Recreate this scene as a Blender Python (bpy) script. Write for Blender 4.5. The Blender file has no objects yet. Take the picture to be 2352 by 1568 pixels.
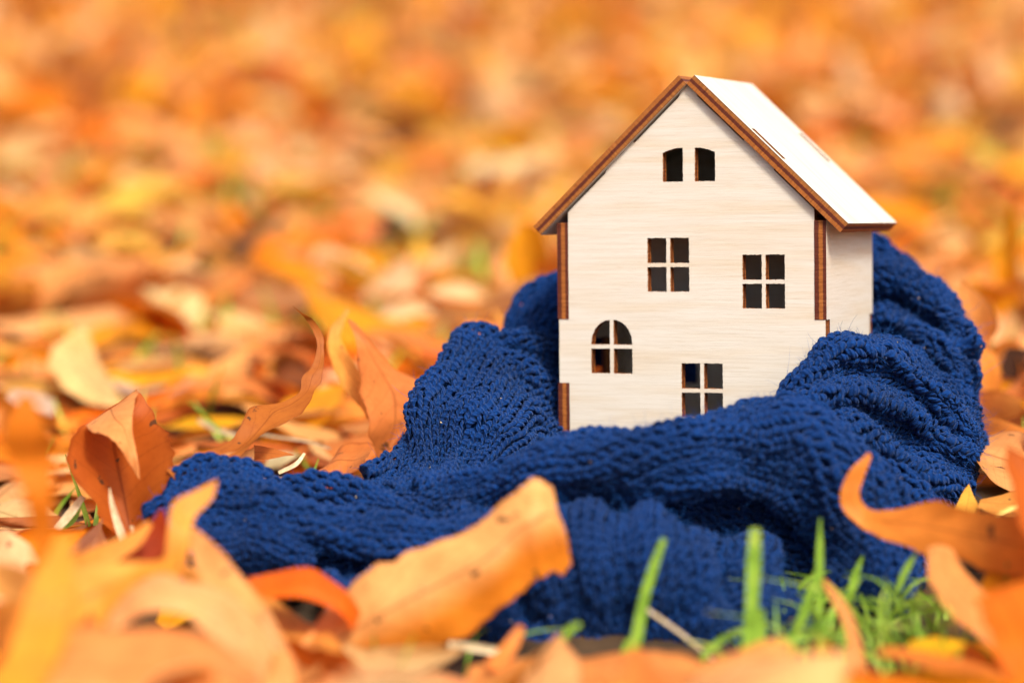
import bpy, bmesh, math, random
import numpy as np
from mathutils import Vector, Matrix

# ------------------------------------------------------------------ camera, world, sun, exposure
# one Blender unit is one centimetre
sc = bpy.context.scene
COL = sc.collection
sc.unit_settings.system = 'METRIC'; sc.unit_settings.scale_length = 0.01
F = 6500.0                       # focal length in pixels of a 2352-wide picture
PITCH = math.radians(10.0)
CH = 17.5
FOCUS = 69.6
cam = bpy.data.cameras.new('camera'); camo = bpy.data.objects.new('camera', cam); COL.objects.link(camo)
camo.location = (0, 0, CH); camo.rotation_euler = (math.pi/2 - PITCH, 0, 0)
cam.sensor_width = 36; cam.lens = F/2352*36
cam.clip_start = 1; cam.clip_end = 60000
cam.dof.use_dof = True; cam.dof.focus_distance = FOCUS
cam.dof.aperture_fstop = (cam.lens*1e-3)/1.62
sc.camera = camo
SUN_EL, SUN_AZ = 54, 26          # azimuth: degrees to the right of straight behind the camera
w = bpy.data.worlds.new("World"); sc.world = w; w.use_nodes = True
nt = w.node_tree; bg = nt.nodes['Background']
sky = nt.nodes.new('ShaderNodeTexSky'); sky.sky_type = 'NISHITA'; sky.sun_disc = False
sdir = Vector((math.sin(math.radians(SUN_AZ))*math.cos(math.radians(SUN_EL)), -math.cos(math.radians(SUN_AZ))*math.cos(math.radians(SUN_EL)), math.sin(math.radians(SUN_EL))))
sky.sun_elevation = math.radians(SUN_EL); sky.sun_rotation = math.atan2(sdir.x, sdir.y)
sky.dust_density = 7; sky.air_density = 1.0; sky.ozone_density = 0.6
nt.links.new(sky.outputs[0], bg.inputs[0]); bg.inputs[1].default_value = 0.115
sun = bpy.data.lights.new('sun', 'SUN'); suno = bpy.data.objects.new('sun', sun); COL.objects.link(suno)
sun.energy = 2.55; sun.angle = math.radians(12); sun.color = (1, .93, .82)
suno.rotation_euler = sdir.to_track_quat('Z', 'Y').to_euler()
sc.view_settings.view_transform = 'Standard'; sc.view_settings.look = 'None'
sc.view_settings.exposure = 0.97; sc.view_settings.gamma = 1
sc.render.engine = 'CYCLES'
sc.cycles.use_denoising = True
sc.cycles.max_bounces = 8; sc.cycles.transparent_max_bounces = 8
sc.cycles.sample_clamp_indirect = 6

CP, SP = math.cos(PITCH), math.sin(PITCH)
RT = np.array([1., 0, 0]); FW = np.array([0, CP, -SP]); UP = np.array([0, SP, CP]); C0 = np.array([0, 0, CH])
def W(x, y, D):
    """a real point D cm in front of the lens, found from where it was measured in the photograph"""
    return C0 + D*FW + D*(x-1176)/F*RT - D*(y-784)/F*UP
def WA(a):
    a = np.asarray(a, float); return C0 + a[..., 2:3]*FW + a[..., 2:3]*(a[..., 0:1]-1176)/F*RT - a[..., 2:3]*(a[..., 1:2]-784)/F*UP
def project(p):
    v = np.asarray(p) - C0; d = v@FW
    return 1176+F*(v@RT)/d, 784-F*(v@UP)/d, d

rng = np.random.default_rng(7)
random.seed(7)

# ------------------------------------------------------------------ helpers
def tag(o, label=None, cat=None, group=None, kind=None):
    if label: o['label'] = label
    if cat: o['category'] = cat
    if group: o['group'] = group
    if kind: o['kind'] = kind
    return o
def link(name, me, mats, parent=None):
    o = bpy.data.objects.new(name, me); COL.objects.link(o)
    for m in (mats if isinstance(mats, (list, tuple)) else [mats]): me.materials.append(m)
    if parent is not None: o.parent = parent
    return o
def np_mesh(name, V, Fq, smooth=True, uv=None, cols=None):
    """V (n,3); Fq (m,4) or (m,3) faces; uv per vertex; cols {name:(n,3)} per vertex"""
    V = np.asarray(V, np.float32); Fq = np.asarray(Fq, np.int32); k = Fq.shape[1]
    me = bpy.data.meshes.new(name)
    me.vertices.add(len(V)); me.vertices.foreach_set('co', V.ravel())
    me.loops.add(Fq.size); me.loops.foreach_set('vertex_index', Fq.ravel())
    me.polygons.add(len(Fq)); me.polygons.foreach_set('loop_start', np.arange(0, Fq.size, k, dtype=np.int32))
    me.polygons.foreach_set('loop_total', np.full(len(Fq), k, np.int32))
    me.polygons.foreach_set('use_smooth', np.full(len(Fq), smooth, bool))
    if uv is not None:
        l = me.uv_layers.new(name='UVMap'); l.data.foreach_set('uv', np.asarray(uv, np.float32)[Fq.ravel()].ravel())
    if cols:
        for cn, c in cols.items():
            a = me.color_attributes.new(cn, 'FLOAT_COLOR', 'POINT')
            a.data.foreach_set('color', np.concatenate([np.asarray(c, np.float32), np.ones((len(V), 1), np.float32)], 1).ravel())
    me.update(); me.validate()
    return me
def catmull(P, n, closed=False):
    """P (k,...) control points -> (n,...) samples, even in parameter"""
    P = np.asarray(P, float); k = len(P)
    t = np.linspace(0, k-1, n); i = np.minimum(t.astype(int), k-2); f = t-i
    f = f.reshape((-1,)+(1,)*(P.ndim-1))
    pad = np.concatenate([[2*P[0]-P[1]], P, [2*P[-1]-P[-2]]])
    p0, p1, p2, p3 = pad[i], pad[i+1], pad[i+2], pad[i+3]
    return .5*((2*p1)+(p2-p0)*f+(2*p0-5*p1+4*p2-p3)*f**2+(3*p1-p0-3*p2+p3)*f**3)
def even(P, n):
    """resample a dense polyline evenly by length"""
    d = np.linalg.norm(np.diff(P[:, :3], axis=0), axis=1); s = np.concatenate([[0], np.cumsum(d)])
    return np.stack([np.interp(np.linspace(0, s[-1], n), s, P[:, j]) for j in range(P.shape[1])], 1)
def grid_faces(nu, nv, wrap=False):
    i = np.arange(nu-1)[:, None]; j = np.arange(nv if wrap else nv-1)[None, :]; j2 = (j+1) % nv
    return np.stack([i*nv+j, i*nv+j2, (i+1)*nv+j2, (i+1)*nv+j], -1).reshape(-1, 4)
class Fbm:
    def __init__(s, seed, freq, octs=3):
        r = np.random.default_rng(seed); s.k = []; 
        for o in range(octs):
            for _ in range(7):
                d = r.normal(size=3); d /= np.linalg.norm(d)
                s.k.append((d*freq*2**o*r.uniform(.7, 1.3), r.uniform(0, 6.28), .55**o))
    def __call__(s, p): return sum(a*np.sin(p@k+ph) for k, ph, a in s.k)/3.2

# ------------------------------------------------------------------ materials
def mat(name):
    m = bpy.data.materials.new(name); m.use_nodes = True; t = m.node_tree
    return m, t, t.nodes['Principled BSDF'], t.nodes['Material Output']
def nd(t, typ, **kw):
    n = t.nodes.new(typ)
    for k, v in kw.items():
        if k.startswith('i_'): 
            key = k[2:]; key = int(key) if key.isdigit() else key.replace('_', ' ')
            n.inputs[key].default_value = v
        else: setattr(n, k, v)
    return n
def ramp(t, fac, stops, interp='LINEAR'):
    r = nd(t, 'ShaderNodeValToRGB'); r.color_ramp.interpolation = interp
    while len(r.color_ramp.elements) < len(stops): r.color_ramp.elements.new(.5)
    for e, (p, c) in zip(r.color_ramp.elements, stops): e.position = p; e.color = (c[0], c[1], c[2], 1) if len(c) == 3 else c
    t.links.new(fac, r.inputs[0]); return r
def mixc(t, fac, a, b, mode='MIX'):
    n = nd(t, 'ShaderNodeMix', data_type='RGBA', blend_type=mode)
    for s, v in ((n.inputs['Factor'], fac), (n.inputs[6], a), (n.inputs[7], b)):
        if isinstance(v, (int, float)): s.default_value = v
        elif isinstance(v, tuple): s.default_value = (*v, 1)
        else: t.links.new(v, s)
    return n.outputs[2]
def mth(t, op, a, b=None, c=None):
    n = nd(t, 'ShaderNodeMath', operation=op)
    for s, v in zip(n.inputs, (a, b, c)):
        if v is None: continue
        if isinstance(v, (int, float)): s.default_value = v
        else: t.links.new(v, s)
    return n.outputs[0]

def leaf_material():
    m, t, b, out = mat('dry_leaf'); L = t.links.new
    top = nd(t, 'ShaderNodeAttribute', attribute_name='top_col').outputs['Color']
    und = nd(t, 'ShaderNodeAttribute', attribute_name='under_col').outputs['Color']
    geo = nd(t, 'ShaderNodeNewGeometry')
    col = mixc(t, geo.outputs['Backfacing'], top, und)
    uv = nd(t, 'ShaderNodeUVMap', uv_map='UVMap'); sep = nd(t, 'ShaderNodeSeparateXYZ'); L(uv.outputs[0], sep.inputs[0])
    tc = nd(t, 'ShaderNodeTexCoord')
    n1 = nd(t, 'ShaderNodeTexNoise', i_Scale=.9, i_Detail=4, i_Roughness=.6); L(tc.outputs['Object'], n1.inputs['Vector'])
    n2 = nd(t, 'ShaderNodeTexNoise', i_Scale=6, i_Detail=5, i_Roughness=.7); L(tc.outputs['Object'], n2.inputs['Vector'])
    au = mth(t, 'ABSOLUTE', sep.outputs[0])
    wob = mth(t, 'MULTIPLY', mth(t, 'SUBTRACT', n1.outputs[0], .5), .5)
    sv = mth(t, 'FRACT', mth(t, 'ADD', mth(t, 'SUBTRACT', mth(t, 'MULTIPLY', sep.outputs[1], 8.0), mth(t, 'MULTIPLY', au, 1.6)), wob))
    side = mth(t, 'LESS_THAN', mth(t, 'ABSOLUTE', mth(t, 'SUBTRACT', sv, .5)), .035)
    mid = mth(t, 'LESS_THAN', au, .035)
    vein = mth(t, 'MAXIMUM', mid, mth(t, 'MULTIPLY', side, .45))
    # mottling
    col = mixc(t, ramp(t, n1.outputs[0], [(.35, (0, 0, 0)), (.7, (.5, .5, .5))]).outputs[0], col, mixc(t, 1.0, col, (.62, .45, .35), 'MULTIPLY'))
    col = mixc(t, ramp(t, n2.outputs[0], [(.45, (0, 0, 0)), (.75, (.4, .4, .4))]).outputs[0], col, mixc(t, 1.0, col, (.7, .55, .4), 'MULTIPLY'))
    # veins a little darker, browned rim
    col = mixc(t, mth(t, 'MULTIPLY', vein, .7), col, mixc(t, 1.0, col, (.55, .45, .35), 'MULTIPLY'))
    rim = ramp(t, mth(t, 'ADD', au, mth(t, 'MULTIPLY', wob, .3)), [(.9, (0, 0, 0)), (1.0, (.6, .6, .6))]).outputs[0]
    col = mixc(t, rim, col, mixc(t, 1.0, col, (.5, .35, .25), 'MULTIPLY'))
    # fungus spots
    n3 = nd(t, 'ShaderNodeTexNoise', i_Scale=2.6, i_Detail=3, i_Roughness=.6); L(tc.outputs['Object'], n3.inputs['Vector'])
    sp = ramp(t, n3.outputs[0], [(.66, (0, 0, 0)), (.69, (.85, .85, .85))]).outputs[0]
    col = mixc(t, sp, col, (.06, .03, .015))
    L(col, b.inputs['Base Color']); b.inputs['Roughness'].default_value = .55
    b.inputs['Specular IOR Level'].default_value = .2
    bump = nd(t, 'ShaderNodeBump', i_Strength=.5, i_Distance=.02)
    L(mth(t, 'ADD', mth(t, 'MULTIPLY', n2.outputs[0], .6), mth(t, 'MULTIPLY', vein, .8)), bump.inputs['Height'])
    L(bump.outputs[0], b.inputs['Normal'])
    tr = nd(t, 'ShaderNodeBsdfTranslucent'); 
    L(mixc(t, 1.0, col, (1.0, .8, .5), 'MULTIPLY'), tr.inputs[0])
    ms = nd(t, 'ShaderNodeMixShader'); ms.inputs[0].default_value = .45
    L(b.outputs[0], ms.inputs[1]); L(tr.outputs[0], ms.inputs[2]); L(ms.outputs[0], out.inputs[0])
    return m
M_LEAF = leaf_material()

def wood_face():
    m, t, b, out = mat('plywood_face'); L = t.links.new
    tc = nd(t, 'ShaderNodeTexCoord'); mp = nd(t, 'ShaderNodeMapping'); L(tc.outputs['Object'], mp.inputs[0])
    mp.inputs['Scale'].default_value = (.35, 9, 9)
    n1 = nd(t, 'ShaderNodeTexNoise', i_Scale=2.0, i_Detail=6, i_Roughness=.65, i_Distortion=.3); L(mp.outputs[0], n1.inputs['Vector'])
    mp2 = nd(t, 'ShaderNodeMapping'); L(tc.outputs['Object'], mp2.inputs[0]); mp2.inputs['Scale'].default_value = (1.2, 26, 26)
    n2 = nd(t, 'ShaderNodeTexNoise', i_Scale=2.0, i_Detail=3, i_Roughness=.6); L(mp2.outputs[0], n2.inputs['Vector'])
    mp3 = nd(t, 'ShaderNodeMapping'); L(tc.outputs['Object'], mp3.inputs[0]); mp3.inputs['Scale'].default_value = (.12, 1.6, 1)
    n3 = nd(t, 'ShaderNodeTexNoise', i_Scale=2.0, i_Detail=2); L(mp3.outputs[0], n3.inputs['Vector'])
    c = ramp(t, n1.outputs[0], [(.3, (.475, .425, .355)), (.5, (.515, .475, .413)), (.75, (.55, .518, .462))]).outputs[0]
    c = mixc(t, ramp(t, n2.outputs[0], [(.28, (.5, .5, .5)), (.42, (0, 0, 0))]).outputs[0], c, mixc(t, 1.0, c, (.86, .76, .64), 'MULTIPLY'))
    c = mixc(t, ramp(t, n3.outputs[0], [(.45, (0, 0, 0)), (.75, (.8, .8, .8))]).outputs[0], c, mixc(t, 1.0, c, (.95, .86, .74), 'MULTIPLY'))
    L(c, b.inputs['Base Color']); b.inputs['Roughness'].default_value = .62; b.inputs['Specular IOR Level'].default_value = .3
    bp = nd(t, 'ShaderNodeBump', i_Strength=.4, i_Distance=.01)
    L(mth(t, 'ADD', n2.outputs[0], mth(t, 'MULTIPLY', n1.outputs[0], .6)), bp.inputs['Height']); L(bp.outputs[0], b.inputs['Normal'])
    return m
def wood_edge(dark_outside=False):
    """laser-burnt plywood edge: layers run through the thickness, local z"""
    m, t, b, out = mat('burnt_plywood_edge'); L = t.links.new
    tc = nd(t, 'ShaderNodeTexCoord'); sep = nd(t, 'ShaderNodeSeparateXYZ'); L(tc.outputs['Object'], sep.inputs[0])
    n = nd(t, 'ShaderNodeTexNoise', i_Scale=14, i_Detail=3); L(tc.outputs['Object'], n.inputs['Vector'])
    mp = nd(t, 'ShaderNodeMapping'); L(tc.outputs['Object'], mp.inputs[0]); mp.inputs['Scale'].default_value = (22, 22, 1.5)
    n2 = nd(t, 'ShaderNodeTexNoise', i_Scale=1.0, i_Detail=4, i_Roughness=.8); L(mp.outputs[0], n2.inputs['Vector'])
    z = mth(t, 'ADD', mth(t, 'DIVIDE', sep.outputs[2], .3), mth(t, 'MULTIPLY', mth(t, 'SUBTRACT', n.outputs[0], .5), .12))
    # z runs -0.5 .. 0.5 through the sheet
    z = mth(t, 'ADD', z, .5)
    A_, B_ = (.095, .022, .012), (.31, .105, .022)
    st = [(0.0, A_), (.34, A_), (.40, B_), (.68, B_), (.74, A_), (1.0, A_)] if dark_outside else [(0.0, A_), (.05, B_), (.33, B_), (.38, A_), (.62, A_), (.68, B_), (.9, (.27, .115, .03)), (1.0, A_)]
    lay = ramp(t, z, st).outputs[0]
    col = mixc(t, ramp(t, n2.outputs[0], [(.35, (.9, .9, .9)), (.6, (0, 0, 0))]).outputs[0], lay, mixc(t, 1.0, lay, (.5, .4, .35), 'MULTIPLY'))
    col = mixc(t, ramp(t, n2.outputs[0], [(.62, (0, 0, 0)), (.72, (.5, .5, .5))]).outputs[0], col, (.34, .17, .05))
    L(col, b.inputs['Base Color']); b.inputs['Roughness'].default_value = .6; b.inputs['Specular IOR Level'].default_value = .15
    bp = nd(t, 'ShaderNodeBump', i_Strength=.5, i_Distance=.02); L(n2.outputs[0], bp.inputs['Height']); L(bp.outputs[0], b.inputs['Normal'])
    return m
M_WOOD = wood_face(); M_EDGE = wood_edge(); M_EDGE_DARK = wood_edge(True)

def yarn_material(fuzz=False):
    m, t, b, out = mat('blue_wool_fuzz' if fuzz else 'blue_wool_yarn'); L = t.links.new
    tc = nd(t, 'ShaderNodeTexCoord')
    n = nd(t, 'ShaderNodeTexNoise', i_Scale=.55, i_Detail=3); L(tc.outputs['Object'], n.inputs['Vector'])
    n2 = nd(t, 'ShaderNodeTexNoise', i_Scale=14, i_Detail=4, i_Roughness=.7); L(tc.outputs['Object'], n2.inputs['Vector'])
    c = ramp(t, n.outputs[0], [(.3, (.0012, .0135, .066)), (.7, (.0021, .026, .128))]).outputs[0]
    if not fuzz:
        uv = nd(t, 'ShaderNodeUVMap', uv_map='UVMap'); sep = nd(t, 'ShaderNodeSeparateXYZ'); L(uv.outputs[0], sep.inputs[0])
        ply = mth(t, 'SINE', mth(t, 'MULTIPLY', mth(t, 'ADD', mth(t, 'MULTIPLY', sep.outputs[0], 3.0), mth(t, 'MULTIPLY', sep.outputs[1], 2.2)), 6.283))
        c = mixc(t, ramp(t, ply, [(.0, (.55, .55, .55)), (.6, (0, 0, 0))]).outputs[0], c, mixc(t, 1.0, c, (.55, .6, .65), 'MULTIPLY'))
        c = mixc(t, ramp(t, n2.outputs[0], [(.5, (0, 0, 0)), (.8, (.45, .45, .45))]).outputs[0], c, (.006, .080, .36))
        bp = nd(t, 'ShaderNodeBump', i_Strength=.9, i_Distance=.03)
        L(mth(t, 'ADD', mth(t, 'MULTIPLY', ply, .5), n2.outputs[0]), bp.inputs['Height']); L(bp.outputs[0], b.inputs['Normal'])
    else:
        c = mixc(t, .55, c, (.012, .095, .37))
    L(c, b.inputs['Base Color']); b.inputs['Roughness'].default_value = .85; b.inputs['Specular IOR Level'].default_value = .06
    b.inputs['Sheen Weight'].default_value = .12; b.inputs['Sheen Roughness'].default_value = .5; b.inputs['Sheen Tint'].default_value = (.35, .5, .95, 1)
    return m
M_YARN = yarn_material(); M_FUZZ = yarn_material(True)

def simple(name, stops, scale, rough=.7, bump=.4, dist=.05, detail=5, trans=0):
    m, t, b, out = mat(name); L = t.links.new
    tc = nd(t, 'ShaderNodeTexCoord'); n = nd(t, 'ShaderNodeTexNoise', i_Scale=scale, i_Detail=detail, i_Roughness=.65); L(tc.outputs['Object'], n.inputs['Vector'])
    c = ramp(t, n.outputs[0], stops).outputs[0]; L(c, b.inputs['Base Color']); b.inputs['Roughness'].default_value = rough
    b.inputs['Specular IOR Level'].default_value = .3
    bp = nd(t, 'ShaderNodeBump', i_Strength=bump, i_Distance=dist); L(n.outputs[0], bp.inputs['Height']); L(bp.outputs[0], b.inputs['Normal'])
    if trans:
        tr = nd(t, 'ShaderNodeBsdfTranslucent'); L(c, tr.inputs[0]); ms = nd(t, 'ShaderNodeMixShader'); ms.inputs[0].default_value = trans
        L(b.outputs[0], ms.inputs[1]); L(tr.outputs[0], ms.inputs[2]); L(ms.outputs[0], out.inputs[0])
    return m
M_SOIL = simple('leaf_mould_soil', [(.3, (.012, .008, .004)), (.55, (.05, .028, .012)), (.75, (.11, .06, .022))], .25, .9, 1, .3)
M_GRASS = simple('green_grass', [(.3, (.12, .24, .02)), (.5, (.24, .42, .04)), (.68, (.55, .58, .12))], .9, .5, .2, trans=.35)
M_STRAW = simple('dry_straw', [(.3, (.42, .30, .15)), (.7, (.75, .62, .40))], 5, .6, .3, trans=.2)
M_STEM = simple('yellow_stem', [(.3, (.55, .38, .08)), (.7, (.75, .58, .18))], 2, .5, .2)

# ------------------------------------------------------------------ ground
bm = bmesh.new()
gv = []
ys = np.concatenate([np.linspace(-200, 600, 81), np.geomspace(640, 40000, 30)])
xs = np.concatenate([-np.geomspace(40000, 230, 18), np.linspace(-200, 200, 61), np.geomspace(230, 40000, 18)])
GX, GY = np.meshgrid(xs, ys)
gn = Fbm(3, .08, 2)
GZ = .5*gn(np.stack([GX, GY, 0*GX], -1))*np.exp(-(np.maximum(0, np.abs(GX)-150)/300)**2)*(GY < 700) - .4
bm.free()
gme = np_mesh('ground', np.stack([GX, GY, GZ], -1).reshape(-1, 3), grid_faces(len(ys), len(xs)))
ground = link('ground', gme, M_SOIL); tag(ground, kind='structure')

# ------------------------------------------------------------------ toy house
Rh = np.array([[0.9351652973291823, 0.354061893901202, -0.010297667615336384], [-0.3541754830496483, 0.9342594496020308, -0.0414609217921979], [-0.0050590392141463825, 0.04241999665728921, 0.9990870582716129]])
Th = np.array([4.416, 70.513, 2.982])
Bc = np.stack([RT, FW, UP], 1)
Rw = Bc@Rh; Tw = C0 + Bc@Th
house = bpy.data.objects.new('toy_house', None); COL.objects.link(house)
BASE = -5.95
Mh = Matrix([[*Rw[0], Tw[0]], [*Rw[1], Tw[1]], [*Rw[2], Tw[2]], [0, 0, 0, 1]])
house.matrix_world = Mh @ Matrix.Translation((0, 0, BASE))
tag(house, 'pale plywood toy house with burnt brown edges, standing in the blue knitted scarf', 'toy house')
TH, HW, HD = .3, 3.5, 4.76
ZA, BETA, OV, RS, RL = 3.411, .7626, .1455, 5.371, 5.2

def panel(name, outlines, frame, parent, thick=TH, mats=None, bevel=0.0):
    """flat sheet cut from plywood: first outline is the border, the rest are holes.
    frame: 4x4 giving local x,y in the sheet and z through it, in house coordinates (z=0 at the eave line)"""
    cu = bpy.data.curves.new(name, 'CURVE'); cu.dimensions = '2D'; cu.fill_mode = 'BOTH'; cu.extrude = thick/2
    for ol in outlines:
        s = cu.splines.new('POLY'); s.points.add(len(ol)-1); s.use_cyclic_u = True
        for p, (x, y) in zip(s.points, ol): p.co = (x, y, 0, 1)
    tmp = bpy.data.objects.new('tmp', cu); COL.objects.link(tmp)
    dg = bpy.context.evaluated_depsgraph_get(); me = bpy.data.meshes.new_from_object(tmp.evaluated_get(dg))
    bpy.data.objects.remove(tmp); bpy.data.curves.remove(cu)
    me.materials.clear()
    o = link(name, me, mats or [M_WOOD, M_EDGE], parent)
    for p in me.polygons: p.material_index = 0 if abs(p.normal.z) > .7 else 1; p.use_smooth = False
    o.matrix_local = Matrix.Translation((0, 0, -BASE)) @ frame if parent is house else frame
    return o
def frame(o, x, y):
    x = Vector(x).normalized(); y = Vector(y).normalized(); z = x.cross(y); M = Matrix((x, y, z)).transposed().to_4x4(); M.translation = Vector(o); return M
def jag(pts, step=.13, amp=.012, close=True):
    """the slightly ragged line a laser leaves"""
    out = []; n = len(pts)
    for i in range(n if close else n-1):
        a = np.array(pts[i]); b_ = np.array(pts[(i+1) % n]); L_ = np.linalg.norm(b_-a); k = max(1, int(L_/step))
        nn = np.array([-(b_-a)[1], (b_-a)[0]])/max(L_, 1e-6)
        for j in range(k):
            q = a+(b_-a)*j/k
            if j: q = q+nn*random.uniform(-amp, amp)
            out.append(tuple(q))
    return out
def rect(x0, z0, x1, z1): return [(x0, z0), (x1, z0), (x1, z1), (x0, z1)]
tb = math.tan(BETA)
ztab, z2, z3 = 0.0, -2.436, -4.048
zl = ZA-HW*tb
def gable_outline():
    e = HW-.03; i = HW-TH
    def roofz(x): return ZA-abs(x)*tb-.015
    g = .06; x1, x2 = 1.43, 2.19     # the sheet stops short of the roof except at its tab
    half = [(i, roofz(i)-g), (x2, roofz(x2)-g), (x2, roofz(x2)), (x1, roofz(x1)), (x1, roofz(x1)-g), (.25, roofz(.25)-g), (.2, roofz(.2))]
    r = [(-i, BASE), (i, BASE), (i, z3), (e, z3), (e, z2), (i, z2)]+half+[(0, roofz(0))]+[(-a, b) for a, b in half[::-1]]+[ (-i, z2), (-e, z2), (-e, z3), (-i, z3)]
    return jag(r, .25, .004)
def arch(x0, z0, x1, z1, zs, n=10):
    cx, r = (x0+x1)/2, (x1-x0)/2; p = [(x0, z0), (x1, z0)]
    for k in range(n+1):
        a = math.pi*k/n; p.append((cx+r*math.cos(a), zs+(z1-zs)*math.sin(a)))
    return p
def quad_window(x0, z0, x1, z1): return ('q', x0, z0, x1, z1)
attL = [(-.68, 1.0), (-.155, 1.0), (-.155, 1.835), (-.3, 1.835), (-.5, 1.79), (-.68, 1.72)]
attR = [(-x, z) for x, z in attL][::-1]
wins = [('window', rect(-1.10, -1.74, -.01, -.40)), ('window', rect(1.37, -2.16, 2.45, -.83)),
        ('window', arch(-2.61, -3.80, -1.52, -2.44, -3.02)), ('window', rect(-.23, -4.88, .84, -3.53))]
holes = [jag(attL, .04, .006), jag(attR, .04, .006)]
Ff = frame((0, TH/2, 0), (1, 0, 0), (0, 0, 1))
winholes = [jag(o, .04, .006) for _, o in wins]
front = panel('front_wall', [gable_outline()]+holes+winholes, Ff, house)
def muntin(o, wx0, wx1, wz0, wz1, parent, f):
    cx, cz, h = (wx0+wx1)/2, (wz0+wz1)/2-.005, .05
    cross = [(wx0-.02, cz-h), (cx-h, cz-h), (cx-h, wz0-.02), (cx+h, wz0-.02), (cx+h, cz-h), (wx1+.02, cz-h), (wx1+.02, cz+h), (cx+h, cz+h), (cx+h, wz1+.01), (cx-h, wz1+.01), (cx-h, cz+h), (wx0-.02, cz+h)]
    return panel('window_bars', [jag(cross, .05, .005)], f, parent, TH-.008)
for k, (nm, o) in enumerate(wins):
    xs_ = [p[0] for p in o]; zs_ = [p[1] for p in o]
    # sub-part of the front wall: the cross bars of each window (local frame of the wall itself)
    b_ = muntin(o, min(xs_), max(xs_), min(zs_), max(zs_), front, Matrix.Identity(4))
    b_['label'] = ['thin cross bars of the upper middle window', 'thin cross bars of the right-hand window', 'thin cross bars of the arched window', 'thin cross bars of the lowest window, half hidden by the scarf'][k]
# back wall
Fb = frame((0, HD-TH/2, 0), (1, 0, 0), (0, 0, 1))
panel('back_wall', [gable_outline(), rect(-.9, -1.9, .0, -.9), arch(-2.2, -4.3, -1.2, -2.9, -3.4), rect(.9, -4.6, 1.7, -3.5)], Fb, house)
# side walls: local x along depth, y up; tabs reach the front face
def side_outline():
    a, b_ = -.012, HD+.012; c, d = TH+.005, HD-TH-.005
    return jag([(c, BASE), (a, BASE), (a, z3), (c, z3), (c, z2), (a, z2), (a, 0.0), (b_, 0.0), (b_, z2), (d, z2), (d, z3), (b_, z3), (b_, BASE)], .25, .004)
for s in (-1, 1):
    x = s*(HW-TH/2+.002)
    f = frame((x, 0, 0), (0, 1, 0), (0, 0, 1))
    panel('side_wall', [side_outline()]+([rect(.9, -2.3, 3.9, -.3), rect(1.3, -4.6, 3.4, -3.0)] if s < 0 else []), f, house, mats=[M_WOOD, M_EDGE_DARK])  # openings in the unseen left wall are added to let light into the rooms
# floor and one storey board inside
panel('floor_board', [rect(-HW+TH+.01, TH+.01, HW-TH-.01, HD-TH-.01)], frame((0, 0, BASE+TH/2+.01), (1, 0, 0), (0, 1, 0)), house)
panel('storey_board', [rect(-HW+TH+.01, TH+.01, HW-TH-.01, HD-TH-.01)], frame((0, 0, .1), (1, 0, 0), (0, 1, 0)), house)
# roof sheets with slots, tabs of the gable walls showing through
u = Vector((math.cos(BETA), 0, -math.sin(BETA))); n_ = Vector((math.sin(BETA), 0, math.cos(BETA)))
sl0, sl1 = 1.95, 3.05
for s in (1, -1):
    uu = Vector((u.x*s, 0, u.z)); nn = Vector((n_.x*s, 0, n_.z))
    o = Vector((0, -OV, ZA))+nn*TH/2
    ydir = Vector((0, 1, 0))
    slots = [rect(sl0, OV+.02, sl1, OV+TH-.02), rect(sl0, OV+HD-TH+.02, sl1, OV+HD-.02)]
    if s == 1: f = frame(o, uu, ydir)
    else: f = frame(o, uu, ydir)
    rp = panel('roof_panel', [jag(rect(0.0, 0.0, RS, RL), .3, .004)]+slots, f, house)
    for yy in (OV+TH/2, OV+HD-TH/2):
        tbx = panel('wall_tab', [rect(sl0+.02, yy-TH/2+.03, sl1-.02, yy+TH/2-.03)], Matrix.Translation((0, 0, -.02 if s == 1 else .02)), rp, TH-.02, [M_EDGE, M_EDGE])

# ------------------------------------------------------------------ knitted scarf
scarf = bpy.data.objects.new('knitted_scarf', None); COL.objects.link(scarf)
scarf.location = tuple(W(1500, 1500, 62)); scarf.location.z = 0
tag(scarf, 'thick dark blue knitted wool scarf bunched in folds around the toy house', 'scarf')
SW, SH = .30, .245               # stitch width and height in cm
S = 11; K = 6                    # leg: rings and sides
leg_s = np.linspace(0, 1, 6); leg_th = np.linspace(0, 2*math.pi, K, endpoint=False)
base_V, base_F, base_UV = [], [], []
st_V, st_F, st_UV = [], [], []
fz_V, fz_F = [], []
cnt = [0, 0, 0]
def bil(G, uu, vv, wrap):
    nu, nv = G.shape[:2]
    uu = np.clip(uu, 0, nu-1.0001); i = uu.astype(int); fu = (uu-i)[..., None]
    if wrap: vv = vv % nv; j = np.floor(vv).astype(int) % nv; j2 = (j+1) % nv; fv = (vv-np.floor(vv))[..., None]
    else: vv = np.clip(vv, 0, nv-1.0001); j = vv.astype(int); j2 = j+1; fv = (vv-j)[..., None]
    i2 = np.minimum(i+1, nu-1)
    return (G[i, j]*(1-fu)+G[i2, j]*fu)*(1-fv)+(G[i, j2]*(1-fu)+G[i2, j2]*fu)*fv
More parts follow.
